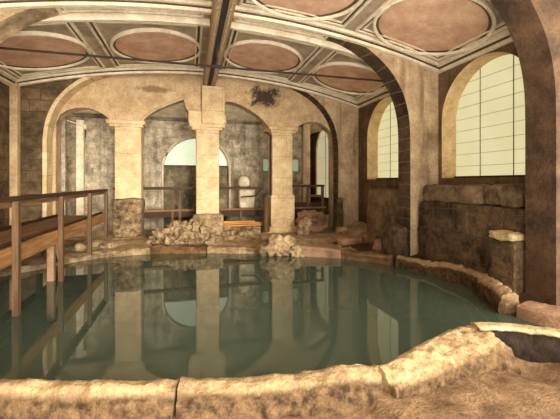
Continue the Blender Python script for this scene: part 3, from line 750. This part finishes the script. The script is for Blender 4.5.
rock('flat pinkish slab of rock on the ground before the far right pier', M['pink'], 5.0, 9.9, .1, .95, .6, .26, rough=.25, power=4, n=14, seed=26)
rock('low dark rock between the slab and the second window ruin', M['rimdark'], 5.55, 9.35, .1, .7, .6, .45, rough=.3, power=2.6, n=14, seed=27)
rock('low pale rock at the far right pier foot', M['pale'], 5.3, 11.2, .1, .6, .5, .35, rough=.3, power=2.6, n=14, seed=29)
GL = 'rough pale stone in the rubble heap before the middle pillar'
rnd = random.Random(5)
heap = [(-.45, 11.75, .62, .55, .70), (.12, 11.7, .50, .45, .78), (-.85, 11.6, .5, .45, .45), (.55, 11.55, .5, .45, .5), (-.2, 11.4, .6, .5, .5), (.3, 11.2, .5, .4, .36), (-.65, 11.25, .4, .4, .32), (-1.15, 11.55, .4, .35, .3), (.78, 11.2, .36, .32, .28), (0.0, 11.05, .4, .3, .25), (-.38, 11.0, .34, .3, .22), (-1.0, 11.1, .3, .28, .2), (.55, 10.95, .3, .26, .2)]
for i, (x, y, dx, dy, dz) in enumerate(heap):
    rock(GL, M['pale'], x, y, .08, dx, dy, dz, rough=.4, power=2.5, n=11, seed=40 + i, rot=rnd.random() * 3, fine=.7, group='rubble heap stones', cat='stone', name='rubble_stone')
GL2 = 'small rubble stone strewn between the middle pillar and the wooden post'
for i in range(16):
    s = .14 + rnd.random() * .2
    rock(GL2, M['pale'], 1.25 + rnd.random() * 1.5, 11.3 + rnd.random() * .95, .12, s * 1.2, s, s * .8, rough=.35, power=2.6, n=7, seed=70 + i, rot=rnd.random() * 3, group='strewn rubble stones', cat='stone', name='rubble_stone')
GL3 = 'small rubble stone strewn on the ground near the walkway pillar'
for i in range(14):
    s = .10 + rnd.random() * .16
    rock(GL3, M['pale'], -3.4 + rnd.random() * 2.2, 10.75 + rnd.random() * 1.2, .10, s * 1.2, s, s * .8, rough=.35, power=2.6, n=6, seed=100 + i, rot=rnd.random() * 3, group='strewn stones by the walkway', cat='stone', name='rubble_stone')

# ------------------------------------------------------------------ ruined masonry along the right wall
def block(label, mat, x0, x1, y0, y1, z0, z1, seed, rough=.05, power=12, n=20, name='ruin_block', cat='ruin', group=None):
    return tag(obj(name, rock_bm((x0 + x1) / 2, (y0 + y1) / 2, z0, x1 - x0, y1 - y0, z1 - z0, rough, power, n, seed), mat, smooth=60), label, cat, group)
block('massive dark masonry wall under the near window', M['ruin'], 5.62, 6.22, 4.50, 7.45, -.1, 1.64, 1, .06, 16, 30, 'ruined_wall')
block('rough top block of the dark ruin at the far end, below the near window', M['ruintop'], 5.66, 6.2, 5.62, 7.35, 1.62, 2.04, 2, .16, 7, 22)
block('smaller top block of the dark ruin at its near end', M['ruintop'], 5.66, 6.2, 4.68, 5.56, 1.62, 2.03, 3, .16, 7, 18)
block('dark square buttress block before the near ruin', M['ruin'], 5.30, 5.60, 4.50, 5.05, -.1, 1.10, 4, .08, 10, 16)
block('pale broken cap stone on the dark buttress block', M['rim'], 5.24, 5.60, 4.50, 5.02, 1.08, 1.22, 5, .3, 5, 14, 'cap_stone', 'stone')
block('weathered grey masonry wall under the second window', M['ruintop'], 5.64, 6.2, 8.2, 10.1, -.1, 1.88, 6, .08, 10, 26, 'ruined_wall')
block('low dark masonry stump at the near right pier', M['ruin'], 4.98, 5.44, 7.5, 8.15, -.1, .95, 7, .12, 7, 18, 'ruined_wall')
block('dark upright stone against the far right pier', M['ruin'], 5.25, 5.5, 11.5, 11.9, -.1, 1.5, 8, .08, 8, 14)

# ------------------------------------------------------------------ camera
cd = bpy.data.cameras.new('camera'); cam = bpy.data.objects.new('camera', cd); C.objects.link(cam)
cam.location = (0, 0, 2.1); cam.rotation_euler = (PI / 2, 0, -math.atan(90 / 338))
cd.sensor_fit = 'HORIZONTAL'; cd.sensor_width = 36; cd.lens = 36 * 338 / 560; cd.shift_y = -27.5 / 560; cd.clip_start = .05
S.camera = cam

# ------------------------------------------------------------------ light: overcast sky entering by the open end of the hall and the window daylight
w = bpy.data.worlds.new('overcast sky'); S.world = w; w.use_nodes = True
bg = w.node_tree.nodes['Background']; bg.inputs[0].default_value = (1.0, .97, .92, 1)
wt = w.node_tree; tc = wt.nodes.new('ShaderNodeTexCoord'); sx = wt.nodes.new('ShaderNodeSeparateXYZ'); wt.links.new(tc.outputs['Generated'], sx.inputs[0])
mr = wt.nodes.new('ShaderNodeMapRange'); mr.inputs[1].default_value = -.05; mr.inputs[2].default_value = .05; mr.inputs[3].default_value = 4.0; mr.inputs[4].default_value = 2.0   # lower half brightened as added light for the ceiling, overcast sky above
wt.links.new(sx.outputs[2], mr.inputs[0]); wt.links.new(mr.outputs[0], bg.inputs[1])
def area(name, loc, rot, sx, sy, power, col):
    l = bpy.data.lights.new(name, 'AREA'); l.shape = 'RECTANGLE'; l.size = sx; l.size_y = sy; l.energy = power; l.color = col
    o = bpy.data.objects.new(name, l); C.objects.link(o); o.location = loc; o.rotation_euler = rot
    return o

sl = bpy.data.lights.new('low sun', 'SUN'); sl.energy = 2.6; sl.angle = math.radians(24); sl.color = (1, .96, .88)
so = bpy.data.objects.new('low sun', sl); C.objects.link(so)
so.rotation_euler = Vector((-.30, 1, -.14)).to_track_quat('-Z', 'Y').to_euler()
S.cycles.use_denoising = True
S.cycles.max_bounces = 8; S.cycles.diffuse_bounces = 5
S.view_settings.view_transform = 'Standard'; S.view_settings.look = 'None'; S.view_settings.gamma = 1; S.view_settings.use_curve_mapping = False
S.view_settings.exposure = 0.9
